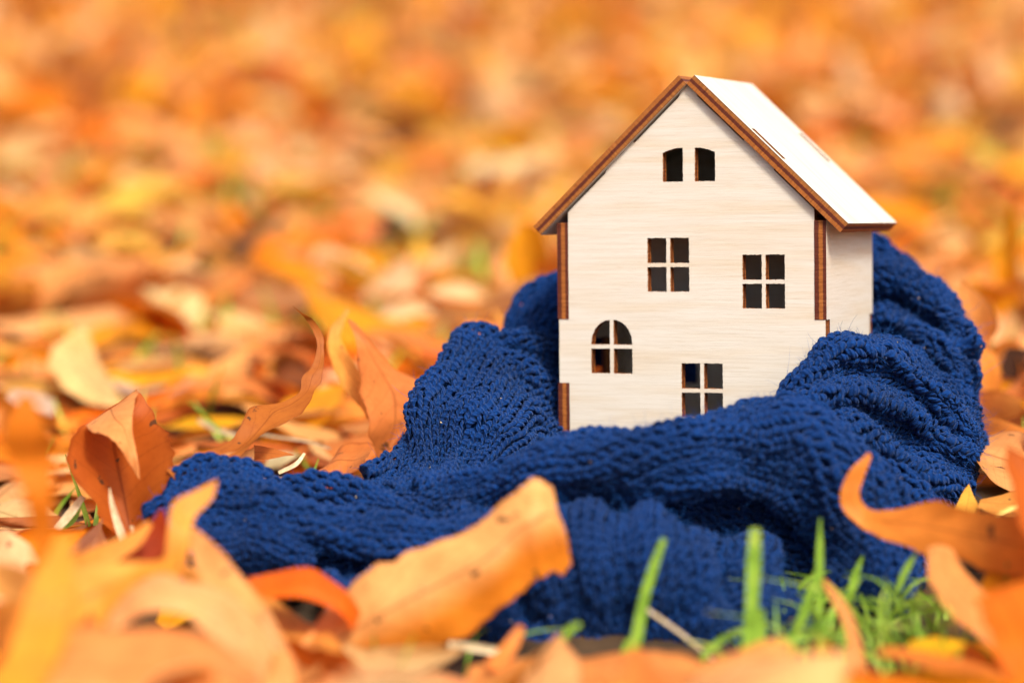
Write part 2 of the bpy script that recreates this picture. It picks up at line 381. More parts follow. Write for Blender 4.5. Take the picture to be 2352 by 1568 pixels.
def knit(G, wrap, rib=0.12, seed=0, fuzz=1.0, sw=SW, sh=SH, both=False, flip=False):
    """cover a surface grid G (along u = knitting direction, across v) with V stitches"""
    global cnt
    r = np.random.default_rng(seed+100)
    nu, nv = G.shape[:2]
    lu = np.percentile(np.linalg.norm(np.diff(G, axis=0), axis=2).sum(0), 72)
    Gc = np.concatenate([G, G[:, :1]], 1) if wrap else G
    lv = np.percentile(np.linalg.norm(np.diff(Gc, axis=1), axis=2).sum(1), 60)
    dU = np.gradient(G, axis=0)
    if wrap: dV = (np.roll(G, -1, 1)-np.roll(G, 1, 1))/2
    else: dV = np.gradient(G, axis=1)
    N = np.cross(dU, dV); N /= np.linalg.norm(N, axis=2, keepdims=True)+1e-9
    if wrap: c = G.mean(1, keepdims=True); sgn = np.sign(((G-c)*N).sum())
    else: sgn = np.sign((N*(C0-G)/np.linalg.norm(C0-G, axis=2, keepdims=True)).sum())
    N *= sgn*(-1 if flip else 1)
    ncol = max(6, int(round(lv/sw))); nrow = max(6, int(round(lu/sh)))
    # backing cloth
    Gb = G-N*(0 if both else .10+rib)
    if both and not flip: knit(G, wrap, rib, seed+500, fuzz, sw, sh, True, True)
    if both: rib = 0; G = G+N*.06
    o = cnt[0]; V = Gb.reshape(-1, 3); base_V.append(V); base_F.append(grid_faces(nu, nv, wrap)+o); cnt[0] += len(V)
    base_UV.append(np.zeros((len(V), 2)))
    # stitch legs
    ci, ri = np.meshgrid(np.arange(ncol)+.5, np.arange(nrow)+.5); ci = ci.ravel(); ri = ri.ravel(); m = len(ci)
    for side in (-1, 1):
        s = leg_s[None, :]
        jit = r.normal(0, .055, (m, 3)); 
        ac = side*(.03+.38*s**.8)+jit[:, :1]            # cells across
        bc = -.78+1.6*s+jit[:, 1:2]
        hc = -.045+.12*np.sin(math.pi*np.clip(s, 0, 1))**.8*(1+jit[:, 2:3]*3)
        rad = .208*(.70+.30*np.sin(math.pi*s))*(1+r.normal(0, .08, (m, 1)))    # cells
        # ring offsets across (cells) and height (cm)
        A = ac[:, :, None]+rad[:, :, None]*np.cos(leg_th)*1.0
        B = bc[:, :, None]-side*rad[:, :, None]*np.cos(leg_th)*.35 + 0*A
        H = hc[:, :, None]+rad[:, :, None]*sw*np.sin(leg_th)*.95
        wp = 1.1*np.sin(ri*.13+seed)+.5*np.sin(ri*.41+seed*2)
        wr_ = .9*np.sin(ci*.35+seed*3)+.35*np.sin(ci*1.1+ri*.2)
        colp = (ci+wp*np.minimum(1, np.minimum(ci, ncol-ci)/3 if not wrap else 1))[:, None, None]+A
        B = B+wr_[:, None, None]
        H = H+rib*np.tanh(2*np.cos(2*math.pi*(ci[:, None, None]+A)/5.0))+(r.normal(0, .022, (m, 1, 1)))
        uu = (ri[:, None, None]+B)/nrow*(nu-1); vv = colp/ncol*(nv if wrap else nv-1)
        P = bil(G, uu, vv, wrap)+bil(N, uu, vv, wrap)*H[..., None]
        V = P.reshape(-1, 3); L_ = len(leg_s)
        f1 = grid_faces(L_, K, True); Fa = (f1[None]+(np.arange(m)*L_*K)[:, None, None]).reshape(-1, 4)
        # end caps are tucked under neighbours
        st_V.append(V); st_F.append(Fa+cnt[1]); cnt[1] += len(V)
        uvc = np.stack(np.broadcast_arrays(leg_s[None, :, None]*1.0, (leg_th/(2*math.pi))[None, None, :]*np.where(side > 0, 1, -1)), -1)
        st_UV.append(np.broadcast_to(uvc, (m, L_, K, 2)).reshape(-1, 2))
    # loose fibres
    nf = int(m*4.2*fuzz)
    fu_ = r.uniform(0, nu-1, nf); fv_ = r.uniform(0, nv-(0 if wrap else 1), nf)
    P0 = bil(G, fu_, fv_, wrap)+.06*bil(N, fu_, fv_, wrap); Nn = bil(N, fu_, fv_, wrap)
    d = r.normal(size=(nf, 3)); d = d*.9+Nn*r.uniform(0, .65, (nf, 1)); d /= np.linalg.norm(d, axis=1, keepdims=True)
    q = r.normal(size=(nf, 3)); q -= (q*d).sum(1, keepdims=True)*d; q /= np.linalg.norm(q, axis=1, keepdims=True)
    Ln = r.gamma(1.5, .13, (nf, 1)); curl = r.uniform(.3, 2.2, (nf, 1))
    pts = []
    for k in range(5):
        tt = k/4*curl
        pts.append(P0+Ln/curl*(np.sin(tt)*d+(1-np.cos(tt))*q))
    pts = np.stack(pts, 1); rr = .0038
    e1 = np.cross(d, q); 
    ring = []
    for a in (0, 2.09, 4.19):
        ring.append(pts+rr*(math.cos(a)*q+math.sin(a)*e1)[:, None]*np.array([1, 1, .9, .7, .3])[None, :, None])
    V = np.stack(ring, 2).reshape(-1, 3)
    f1 = grid_faces(5, 3, True); Fa = (f1[None]+(np.arange(nf)*15)[:, None, None]).reshape(-1, 4)
    fz_V.append(V); fz_F.append(Fa+cnt[2]); cnt[2] += len(V)

def near(a):
    a = np.array(a, float); d = a[:, 2]; a[:, 2] = np.where(d < 70, 70-(70-d)*.64, d); return a
def sheet(curves, nu=90, nv=70, wr=.12, seed=0, direction='u', folds=(), **kw):
    """loft: each curve is a list of (x, y, depth); curves follow one another across the cloth"""
    cs = np.array([even(WA(catmull(near(c), 80)), nu) for c in curves])       # (nc,nu,3)
    G = catmull(cs, 200)
    G = np.stack([even(G[:, i], nv) for i in range(nu)], 0)             # nu,nv,3
    f = Fbm(seed, .9, 3); g = Fbm(seed+50, 2.6, 2)
    dU = np.gradient(G, axis=0); dV = np.gradient(G, axis=1); N = np.cross(dU, dV); N /= np.linalg.norm(N, axis=2, keepdims=True)+1e-9
    if (N*(C0-G)).sum() < 0: N = -N
    G = G+N*(wr*f(G)+wr*.4*g(G))[..., None]
    un = np.linspace(0, 1, nu)[:, None]; vn = np.linspace(0, 1, nv)[None, :]
    for (a_, b_, am, ph, wp) in folds:      # soft ridges with sharp valleys between
        fa = 2*math.pi*(a_*un+b_*vn)+ph+wp*f(G*.55)
        G = G+N*(am*(np.abs(np.sin(fa/2))**.7-.55)*np.clip(np.minimum(vn-.12, 1-vn)*5, 0, 1))[..., None]
    G = np.stack([even(G[:, i] if False else G[i], nv) for i in range(nu)], 0)
    if direction == 'v': G = np.ascontiguousarray(G.transpose(1, 0, 2))
    knit(G, False, seed=seed, **kw)
def roll(path, nu=None, nv=48, wr=.12, seed=0, flat=.8, twist=0, **kw):
    """path of (x, y, depth, radius in photo pixels)"""
    c = catmull(near(path), 160); P = WA(c[:, :3]); R_ = c[:, 3]*c[:, 2]/F
    PR = np.concatenate([P, R_[:, None]], 1)
    L_ = np.linalg.norm(np.diff(P, axis=0), axis=1).sum()
    nu = nu or max(20, int(L_/.15)); PR = even(PR, nu); P = PR[:, :3]; R_ = PR[:, 3].copy()
    s = np.concatenate([[0], np.cumsum(np.linalg.norm(np.diff(P, axis=0), axis=1))]); e = np.minimum(s, s[-1]-s)/(R_+.01)
    R_ *= np.sqrt(1-(1-np.clip(e, 0.03, 1))**2)
    T = np.gradient(P, axis=0); T /= np.linalg.norm(T, axis=1, keepdims=True)
    e2 = -FW-(T@-FW)[:, None]*T; e2 /= np.linalg.norm(e2, axis=1, keepdims=True); e1 = np.cross(T, e2)
    th = np.linspace(0, 2*math.pi, nv, endpoint=False)[None, :]+twist*np.linspace(0, 1, nu)[:, None]
    D_ = e1[:, None]*np.cos(th)[..., None]+flat*e2[:, None]*np.sin(th)[..., None]
    G = P[:, None]+D_*R_[:, None, None]
    f = Fbm(seed, .8, 3); g = Fbm(seed+50, 2.4, 2); k = np.minimum(1, R_/.7)[:, None]
    G = G+D_*((wr*f(G)+wr*.4*g(G))*k)[..., None]
    knit(G, True, seed=seed, **kw)

# --- SCARF SHAPES BEGIN
def tuck(cs, n=2):
    """let every curve run on round the right-hand side of the bundle"""
    return [c+[(c[-1][0]-8, c[-1][1]+10, c[-1][2]+1.5), (c[-1][0]-50, c[-1][1]+20, c[-1][2]+3.5)] for c in cs]
# behind the house, left to right
roll([(1215,930,74.6,78),(1245,840,75.4,74),(1285,755,76.0,90),(1370,735,77.4,96),(1460,710,78.5,98),(1600,700,79,100),(1780,680,78.5,100),(1930,660,77.8,90)], seed=1, wr=.2, flat=.75)
roll([(1330,950,76,90),(1500,930,77.3,105),(1700,900,77.6,110),(1930,860,77,100)], seed=18, wr=.2)
# standing part left of the house
sheet([[(1330,880,77),(1150,900,75.5),(1060,960,75),(960,1080,72),(840,1150,68.5)],
       [(1320,800,76),(1180,800,74),(1060,800,73.6),(985,900,72.2),(920,1030,70),(840,1100,67.6)],
       [(1320,790,75.5),(1180,782,73.1),(1068,768,72.6),(985,880,71.2),(925,1005,69),(838,1085,66.5)],
       [(1320,850,75),(1210,850,72.2),(1100,850,71.2),(1030,950,69.7),(980,1050,67.7),(900,1110,65.7)],
       [(1320,950,74.5),(1240,950,71.8),(1150,960,69.4),(1100,1030,68),(1040,1090,66.3),(950,1140,64.7)],
       [(1330,1060,74),(1260,1060,70.8),(1190,1080,67.5),(1130,1130,66.2),(1080,1170,65),(1000,1210,63.7)]], seed=2, wr=.24, folds=[(1.2,1.3,.28,1.,1.2)])
roll([(1930,830,76.4,85),(2050,810,76,95),(2130,850,75.4,90),(2170,950,74.4,80)], seed=19, wr=.2)
# cloth under the house
roll([(1220,1140,72,70),(1450,1132,71.6,78),(1700,1126,71.2,78),(1920,1120,71,70)], seed=20, wr=.12, flat=2.3)
# right of the house: the draped bundle, rear and front
roll([(1940,590,77.8,42),(1990,600,77.2,55),(2040,660,76.8,60),(2070,740,76.4,60)], seed=3)
sheet(tuck([[(1930,640,79),(2050,630,79),(2110,660,78.4),(2170,740,77),(2200,800,76)],
       [(1950,603,76.8),(2050,597,76.4),(2120,635,75.6),(2180,692,74.8),(2218,748,73.8)],
       [(1955,650,75.6),(2050,645,74.9),(2110,680,74.3),(2175,735,73.4),(2226,790,72.6)],
       [(1960,690,76.0),(2050,690,75.6),(2110,720,75.1),(2170,770,74.2),(2228,830,73.2)],
       [(1960,740,75.2),(2040,725,74.2),(2110,755,73.3),(2170,805,72.5),(2233,870,71.8)],
       [(1950,800,75),(2030,770,74.6),(2100,800,74.1),(2170,860,73.4),(2228,925,72.5)]]), seed=4, wr=.26, both=True)
sheet(tuck([[(1800,960,70.5),(1860,860,71.5),(1930,800,72.9),(2030,790,73.6),(2110,850,73),(2180,890,72.5),(2218,940,72.5)],
       [(1812,915,68.8),(1835,838,69),(1890,775,69.8),(1980,748,70.6),(2060,775,71),(2140,840,71),(2228,935,70.9)],
       [(1808,930,67.5),(1850,865,67.6),(1920,810,68.0),(2000,795,68.4),(2080,835,68.8),(2155,895,69.2),(2238,980,69.7)],
       [(1800,950,67.5),(1860,900,67.8),(1940,865,68.5),(2020,860,69.0),(2095,900,69.3),(2165,955,69.6),(2238,1015,69.8)],
       [(1790,958,66.5),(1860,917,66.5),(1950,900,67.0),(2040,920,67.4),(2120,962,67.9),(2180,1005,68.5),(2243,1045,69)],
       [(1790,985,66.8),(1870,955,67.2),(1960,950,67.9),(2040,980,68.3),(2110,1025,68.6),(2175,1060,68.9),(2236,1085,69.4)],
       [(1800,1000,65.8),(1890,980,65.8),(1980,985,66.2),(2060,1030,66.6),(2125,1080,67),(2180,1105,67.8),(2225,1115,69)],
       [(1840,1050,65.9),(1920,1030,66.3),(1990,1045,66.8),(2050,1085,67.1),(2110,1125,67.4),(2160,1140,68),(2200,1140,69)],
       [(1900,1090,65.4),(1960,1080,65.4),(2010,1090,65.7),(2060,1120,66),(2110,1150,66.5),(2150,1160,67.5),(2180,1155,69)],
       [(1940,1150,66),(1990,1140,66.4),(2030,1150,66.8),(2070,1165,67.2),(2110,1180,67.8),(2140,1180,68.5),(2160,1170,69.5)]]), seed=6, wr=.27, nu=110, nv=130, both=True)
roll([(1960,1100,66.8,60),(2040,1150,66.8,80),(2070,1220,66.4,80),(2090,1300,65.4,60),(2060,1340,64.8,50)], seed=8)
# the band across the front and down on the right
roll([(860,1175,66,40),(1000,1160,65,44),(1120,1126,63.8,46),(1280,1092,62.8,52),(1430,1074,62.2,55),(1570,1060,62.2,58),(1700,1040,63.4,78),(1810,1040,63.8,108),(1905,1105,63.2,116),(1970,1210,62.8,108),(2000,1310,62,100),(1990,1400,61,70)], seed=9, flat=.95, wr=.2)
# cloth lying underneath, in the dark between the folds
roll([(1100,1230,66,70),(1300,1190,66.5,80),(1500,1190,66.5,85),(1700,1230,66,90),(1850,1320,65.5,90),(1930,1420,64.5,70)], seed=16, wr=.2)
roll([(690,1335,65.2,60),(820,1325,65,75),(950,1320,65,80),(1080,1320,65,80)], seed=17, wr=.2)
# the big bulging mass in front
sheet([[(740,1330,64),(900,1280,65),(1040,1200,66),(1200,1110,66),(1400,1100,66),(1600,1130,65.5),(1750,1230,65),(1890,1380,64.5)],
       [(740,1350,63.6),(900,1325,64),(1040,1225,64.4),(1200,1185,66.2),(1400,1178,66.2),(1600,1200,66.2),(1730,1280,65.6),(1880,1420,63.8)],
       [(745,1372,62.6),(900,1352,62.6),(1050,1280,62.4),(1210,1225,62.4),(1400,1215,62.1),(1590,1245,61.8),(1730,1315,61.4),(1880,1440,61.4)],
       [(750,1380,61.4),(900,1370,61.2),(1060,1330,60.8),(1230,1280,60.5),(1400,1272,60.2),(1580,1305,60.3),(1720,1370,60.5),(1860,1470,61)],
       [(760,1420,61),(900,1420,60.8),(1060,1380,60.2),(1230,1330,59.7),(1400,1320,59.5),(1570,1350,59.5),(1710,1400,59.8),(1850,1500,60.4)],
       [(780,1480,61),(900,1470,60.4),(1060,1450,59.8),(1230,1430,59.4),(1400,1410,59.1),(1560,1430,59.2),(1690,1470,59.5),(1840,1520,60)],
       [(790,1520,61),(900,1520,60.8),(1060,1520,60.4),(1230,1530,59.9),(1400,1530,59.6),(1560,1535,59.6),(1690,1540,59.9),(1830,1550,60.4)]], seed=10, wr=.22, nu=150, nv=110, direction='v', folds=[(2.2,-1.5,.95,.6,1.6),(1.1,2.4,.45,2.,1.2)])
# folds at the left
roll([(600,1165,65.5,55),(690,1155,65.2,64),(780,1160,65,70),(880,1180,64.6,66),(980,1215,64,58),(1120,1250,63.4,50),(1220,1270,63,40)], seed=11, wr=.2)
sheet([[(380,1250,67),(450,1140,67.5),(560,1130,67.5),(650,1170,67),(740,1230,66)],
       [(345,1200,64),(395,1110,64.6),(470,1072,64.8),(560,1080,64.8),(640,1120,64.4),(740,1200,63.6)],
       [(348,1225,62.6),(420,1155,62.5),(500,1125,62.5),(580,1135,62.5),(660,1175,62.5),(730,1230,62.4)],
       [(365,1260,61.9),(440,1215,61.5),(510,1195,61.3),(580,1200,61.4),(660,1230,61.7),(725,1265,62)],
       [(400,1300,61.7),(460,1275,61.2),(520,1262,61),(580,1265,61),(650,1280,61.4),(718,1300,62)],
       [(430,1335,62.3),(480,1325,61.8),(530,1315,61.5),(590,1315,61.5),(650,1320,61.9),(705,1328,62.6)],
       [(450,1330,64),(500,1325,64),(560,1325,64),(620,1325,64),(680,1325,64),(700,1320,64)]], seed=12, wr=.22)
roll([(620,1190,62.8,50),(740,1205,62.6,52),(880,1232,62.4,52),(1000,1250,62.2,52),(1130,1262,62,55),(1250,1290,61.5,55)], seed=13, wr=.2)
# --- SCARF SHAPES END
bme = np_mesh('backing', np.concatenate(base_V), np.concatenate(base_F), uv=np.concatenate(base_UV))
sme = np_mesh('stitches', np.concatenate(st_V), np.concatenate(st_F), uv=np.concatenate(st_UV))
fme = np_mesh('fuzz', np.concatenate(fz_V), np.concatenate(fz_F))
off = -np.array(scarf.location)
for me_, nm, mt in ((bme, 'fold_backing', M_YARN), (sme, 'knit_fabric', M_YARN), (fme, 'wool_fuzz', M_FUZZ)):
    o = link(nm, me_, mt, scarf); o.location = tuple(off)
lr = np.random.default_rng(77); allv = np.concatenate(st_V); pick = allv[lr.integers(0, len(allv), 900)]
lV, lF = [], []
for k, p in enumerate(pick):
    s_ = lr.uniform(.008, .022); ax = lr.normal(size=3); ax /= np.linalg.norm(ax); bx = np.cross(ax, lr.normal(size=3)); bx /= np.linalg.norm(bx)
    p = p+np.array([0, -.02, .03]); q = [p+ax*s_*2, p+bx*s_, p-ax*s_*1.6, p-bx*s_*.8]
    lV += q; lF.append([4*k, 4*k+1, 4*k+2, 4*k+3])
lo_ = link('lint', np_mesh('lint', np.array(lV), np.array(lF), smooth=False), M_STRAW, scarf); lo_.location = tuple(off); lo_['kind'] = 'stuff'
print('stitch verts', len(sme.vertices), 'fuzz', len(fme.vertices))

# ------------------------------------------------------------------ leaves
PAL = {  # top colour, underside colour, words
 'peach':  ((.82, .34, .095), (.84, .42, .15), 'peach'),
 'orange': ((.84, .25, .012), (.82, .35, .06), 'orange'),
 'amber':  ((.88, .37, .010), (.86, .45, .06), 'amber yellow'),
 'rust':   ((.56, .13, .012), (.70, .23, .05), 'rust brown'),
 'cream':  ((.84, .56, .24), (.84, .60, .30), 'cream'),
 'brown':  ((.26, .08, .02), (.44, .17, .06), 'dark brown'),
 'olive':  ((.40, .30, .04), (.45, .38, .09), 'olive green'),
 'salmon': ((.84, .41, .17), (.86, .50, .25), 'pink peach'),
}
PN = ['peach', 'orange', 'amber', 'rust', 'cream', 'brown', 'olive', 'salmon']; PW = [.24, .24, .19, .10, .075, .035, .02, .10]
PWN = [.22, .31, .14, .16, .05, .04, .02, .06]

def leaf_pts(r, L_, Wd, nl, nw, curl, cup, twist, wave, side):
    """one fallen leaf along +y: returns (nl,nw,3), uv"""
    s = np.linspace(0, 1, nl)[:, None]; u_ = np.linspace(-1, 1, nw)[None, :]
    prof = np.clip(np.sin(math.pi*np.clip(s, 0, 1)**.85), 0, 1)**.75
    prof = prof*(1+.06*np.sin(s*23+r.uniform(0, 6))+.04*np.sin(s*41+r.uniform(0, 6)))+.012
    rag = sum(r.uniform(.01, .035)*np.sin(s*f_+r.uniform(0, 6)+u_*3) for f_ in (19, 37, 61))*(np.abs(u_)**2)
    half = Wd/2*prof*(1+rag)
    ang = curl*(s-.35)+.5*curl*np.sin(s*3+r.uniform(0, 6))*.4
    ds = L_/(nl-1); y = np.cumsum(np.cos(ang)*ds, 0); z = np.cumsum(np.sin(ang)*ds, 0); y -= y.mean(); z -= z[nl//2]
    ny, nz = -np.sin(ang), np.cos(ang)
    ca = cup*(1+.3*np.sin(s*5+r.uniform(0, 6)))
    x = half*np.sin(ca*u_)/np.maximum(ca, .05); lift = half*(1-np.cos(ca*u_))/np.maximum(ca, .05)
    lift = lift+wave*half*np.sin(s*r.uniform(9, 15)+u_*2+r.uniform(0, 6))*np.abs(u_)
    tw = twist*(s-.5); xr = x*np.cos(tw)-lift*np.sin(tw); lr = x*np.sin(tw)+lift*np.cos(tw)
    bend = side*(s-.4)**2*L_
    P = np.stack([xr+bend, y+ny*lr, z+nz*lr], -1)
    uvg = np.stack(np.broadcast_arrays(u_, s), -1)
    return P, uvg
def rotm(r, tilt_max):
    az = r.uniform(0, 2*math.pi); tilt = r.normal(0, tilt_max); ro = r.normal(0, tilt_max*1.2)
    if r.random() < .35: ro += math.pi
    return np.array((Matrix.Rotation(az, 3, 'Z')@Matrix.Rotation(tilt, 3, 'X')@Matrix.Rotation(ro, 3, 'Y')))
def make_leaf(r, pos, nl, nw, tilt=.35, big=1.0):
    L_ = r.uniform(4.2, 7.2)*big; Wd = L_*r.uniform(.32, .52)
    curl = r.normal(0, 1.1); cup = abs(r.normal(.7, .55)); tw = r.normal(0, .9)
    P, uvg = leaf_pts(r, L_, Wd, nl, nw, curl, cup, tw, abs(r.normal(.12, .1)), r.normal(0, .25))
    R_ = rotm(r, tilt); P = P.reshape(-1, 3)@R_.T
    k = PN[r.choice(len(PN), p=PWN if nl > 11 else PW)]; k = 'amber' if k == 'olive' and nl > 8 else k; top, und, word = PAL[k]
    v = r.uniform(.85, 1.12)
    hue = r.normal(.03, .06)
    top = np.clip(np.array(top)*v*np.array([1, 1+hue*2, 1+hue*3]), 0, .9); und = np.clip(np.array(und)*v*np.array([1, 1+hue*2, 1+hue*3]), 0, .9)
    flat_ = abs(curl) < .6 and cup < .7
    form = 'flat' if flat_ else ('rolled' if cup > 1.2 else ('twisted' if abs(tw) > 1.1 else ('curled' if abs(curl) > .9 else 'cupped')))
    return P, uvg.reshape(-1, 2), top, und, word, form

# footprint of scarf and house, where no leaf lies
foot = [(1400, 1250, 62, 5.0), (1700, 1250, 62.5, 4.6), (1150, 1250, 64, 4.2), (1950, 1150, 66, 4.2), (2050, 1000, 70, 4.2), (1600, 1100, 68, 6), (1250, 1000, 72, 4.0), (800, 1250, 63.5, 2.6), (520, 1250, 63, 2.4), (1000, 1230, 65, 3), (1500, 950, 73, 6), (1900, 950, 72, 5), (1350, 1400, 60, 4), (1600, 1400, 60, 4)]
foot = [(*W(x, y, d)[:2], q) for x, y, d, q in foot]
def blocked(x, y, m=0): return any((x-a)**2+(y-b_)**2 < (q+m)**2 for a, b_, q in foot)
recs = []
r = np.random.default_rng(11)
def add_field(y0, y1, dens, lay, tilt, z0, z1):
    ym = y0
    while ym < y1:
        st = 4.0
        hw = .19*(ym+10)+(45 if ym > 62 else 12)
        n = r.poisson(dens*st*2*hw)
        for _ in range(n):
            x = r.uniform(-hw*1.25, hw*1.25); y = r.uniform(ym, ym+st)
            recs.append((x, y, r.uniform(z0, z1), tilt))
        ym += st
add_field(34, 58, .30, 0, .35, .1, 1.2)
add_field(58, 110, .32, 0, .40, .1, 1.8)
add_field(110, 260, .2, 0, .45, .1, 2.8)
add_field(260, 620, .12, 0, .5, .1, 4.0)
built = []
GREEN = (W(1950, 1480, 57)[:2], 4.6)
for (x, y, z, tilt) in recs:
    if blocked(x, y, .5): continue
    if y < 64 and x > 1.2 and x < 9.5 and y > 52 and r.random() < .5: continue          # the grassy corner
    px, py, D = project((x, y, z))
    inframe = -150 < px < 2500 and py < 1750 and py > -60
    near = D < 100
    if D < 56 and abs(x) > 26: continue
    nl, nw = (15, 9) if near else ((10, 6) if D < 200 else (7, 4))
    P, uvg, top, und, word, form = make_leaf(r, None, nl, nw, tilt, 1.0 if D < 110 else .88)
    P = P+np.array([x, y, z]); lo = P[:, 2].min()
    P[:, 2] += max(0, .02-lo)
    # leaves that lie in front of something the photo shows are pressed flatter
    gy = 784+F*(CH/D-SP)/CP; lim = -1e9
    if D < 58: lim = 1505 if px > 1050 else 1450
    if D < 71.5 and px < 1150: lim = max(lim, 1215 if px < 400 else 1330)
    if D < 78 and 1960 < px < 2400: lim = max(lim, 1180 if D < 66 else 1020)
    if 70 < D < 98 and px < 1080: lim = max(lim, gy-(75 if px < 520 else 110))
    if 98 <= D < 160: lim = gy-150*98/D
    zmin = P[:, 2].min(); tall = (gy-lim)*D/F-.1; now = P[:, 2].max()
    if now > tall:
        if tall < .35: continue
        P[:, 2] = .05+r.uniform(0, .15)+(P[:, 2]-zmin)*(tall-.2)/(now-zmin+1e-6)
    built.append(dict(P=P, uv=uvg, top=top, und=und, word=word, form=form, nl=nl, nw=nw, D=D, px=px, py=py, inf=inframe))
cand = sorted([b_ for b_ in built if b_['inf'] and 0 < b_['px'] < 2352 and 0 < b_['py'] < 1560], key=lambda b_: b_['D'])
NIND = 262
ind = cand[:NIND]; ids = set(id(b_) for b_ in ind); rest = [b_ for b_ in built if id(b_) not in ids]
used = set()
ONES = 'zero one two three four five six seven eight nine ten eleven twelve thirteen fourteen fifteen sixteen seventeen eighteen nineteen'.split()
TENS = 'zero ten twenty thirty forty fifty sixty seventy eighty ninety'.split()
def say(n): n = max(0, min(99, n)); return ONES[n] if n < 20 else TENS[n//10]+('-'+ONES[n % 10] if n % 10 else '')
def place_words(px, py): return int(round(px/23.52)), int(round(py/15.68))
def leaf_label(foc, b_, a, q): return f"{foc} {b_['word']} {b_['form']} leaf {say(a)} percent across and {say(q)} percent down the photo"
for b_ in ind:
    c = b_['P'].mean(0); c[2] = b_['P'][:, 2].min(); n = len(b_['P'])
    me = np_mesh('fallen_leaf', b_['P']-c, grid_faces(b_['nl'], b_['nw']), uv=b_['uv'], cols={'top_col': np.tile(b_['top'], (n, 1)), 'under_col': np.tile(b_['und'], (n, 1))})
    o = link('fallen_leaf', me, M_LEAF); o.location = tuple(c)
    cx, cy, _ = project(b_['P'].mean(0)); a, q = place_words(cx, cy)
    foc = 'soft near' if b_['D'] < 62 else ('sharp' if b_['D'] < 76 else 'blurred')
    lb = leaf_label(foc, b_, a, q)
    while lb in used: a += 1; lb = leaf_label(foc, b_, a, q)
    used.add(lb); tag(o, lb, 'leaf', 'fallen autumn leaves lying around the scarf')
Vs, Fs, Us, T1, T2, off_ = [], [], [], [], [], 0
for b_ in rest:
    n = len(b_['P']); Vs.append(b_['P']); Fs.append(grid_faces(b_['nl'], b_['nw'])+off_); Us.append(b_['uv']); off_ += n
    T1.append(np.tile(b_['top'], (n, 1))); T2.append(np.tile(b_['und'], (n, 1)))
lm = np_mesh('leaf_litter', np.concatenate(Vs), np.concatenate(Fs), uv=np.concatenate(Us), cols={'top_col': np.concatenate(T1), 'under_col': np.concatenate(T2)})
litter = link('leaf_litter', lm, M_LEAF); tag(litter, 'deep carpet of orange and yellow autumn leaves fading into blur', 'leaf litter', kind='stuff')
print('leaves individual', len(ind), 'rest', len(rest))

def hero(stations, pal, label, top=None, und=None, side2=None, widen=1, n=40, m=13, wave=.04, stem=None, seed=0, flip=False):
    """a leaf seen clearly in the photo: stations (left, middle, right), each (x, y, depth)"""
    A = np.array(stations, float); A[:, ::2, :2] = A[:, 1:2, :2]+(A[:, ::2, :2]-A[:, 1:2, :2])*widen; A[..., 2] = np.where(A[..., 2] < 66, 66-(66-A[..., 2])*.7, A[..., 2]); A = WA(A); A = catmull(A, n)          # n,3,3
    Lc = catmull(A.transpose(1, 0, 2), m).transpose(1, 0, 2)      # n,m,3
    f = Fbm(seed+300, 2.2, 3); g = Fbm(seed+301, 6, 3)
    dU = np.gradient(Lc, axis=0); dV = np.gradient(Lc, axis=1); N = np.cross(dU, dV); N /= np.linalg.norm(N, axis=2, keepdims=True)+1e-9
    u_ = np.linspace(-1, 1, m)[None, :, None]
    Lc = Lc+N*(wave*f(Lc))[..., None]+dV*(.45*g(Lc))[..., None]*np.abs(u_)**3*(m/13)
    if flip: Lc = Lc[:, ::-1]
    top = top and (top[0], top[1]*.84, top[2]*.6); und = und and (und[0], und[1]*.84, und[2]*.6)
    P = Lc.reshape(-1, 3); c = P.mean(0).copy(); c[2] = P[:, 2].min()
    uvg = np.stack(np.broadcast_arrays(np.linspace(-1, 1, m)[None, :], np.linspace(0, 1, n)[:, None]), -1).reshape(-1, 2)
    tp, ud, _ = PAL[pal]; tp = top or tp; ud = und or ud
    tc_, uc_ = np.tile(tp, (len(P), 1)), np.tile(ud, (len(P), 1))
    if side2:
        k_ = np.clip((uvg[:, :1]-.05)/.5, 0, 1); tc_ = tc_*(1-k_)+np.array(side2)*k_; uc_ = uc_*(1-k_)+np.array(side2)*k_
    me = np_mesh('leaf', P-c, grid_faces(n, m), uv=uvg, cols={'top_col': tc_, 'under_col': uc_})
    o = link('fallen_leaf', me, M_LEAF); o.location = tuple(c)
    tag(o, label, 'leaf', 'fallen autumn leaves lying around the scarf')
    return o
def strip(pts, pal, label, **kw):
    """pts: (x, y, depth, half width px, angle deg of the width, depth slant)"""
    st = []
    for x, y, D, hw, a, sl in pts:
        dx, dy = hw*math.cos(math.radians(a)), -hw*math.sin(math.radians(a))
        st.append([(x-dx, y-dy, D-sl), (x, y, D+kw.get('belly', 0)), (x+dx, y+dy, D+sl)])
    kw.pop('belly', None)
    return hero(st, pal, label, **kw)
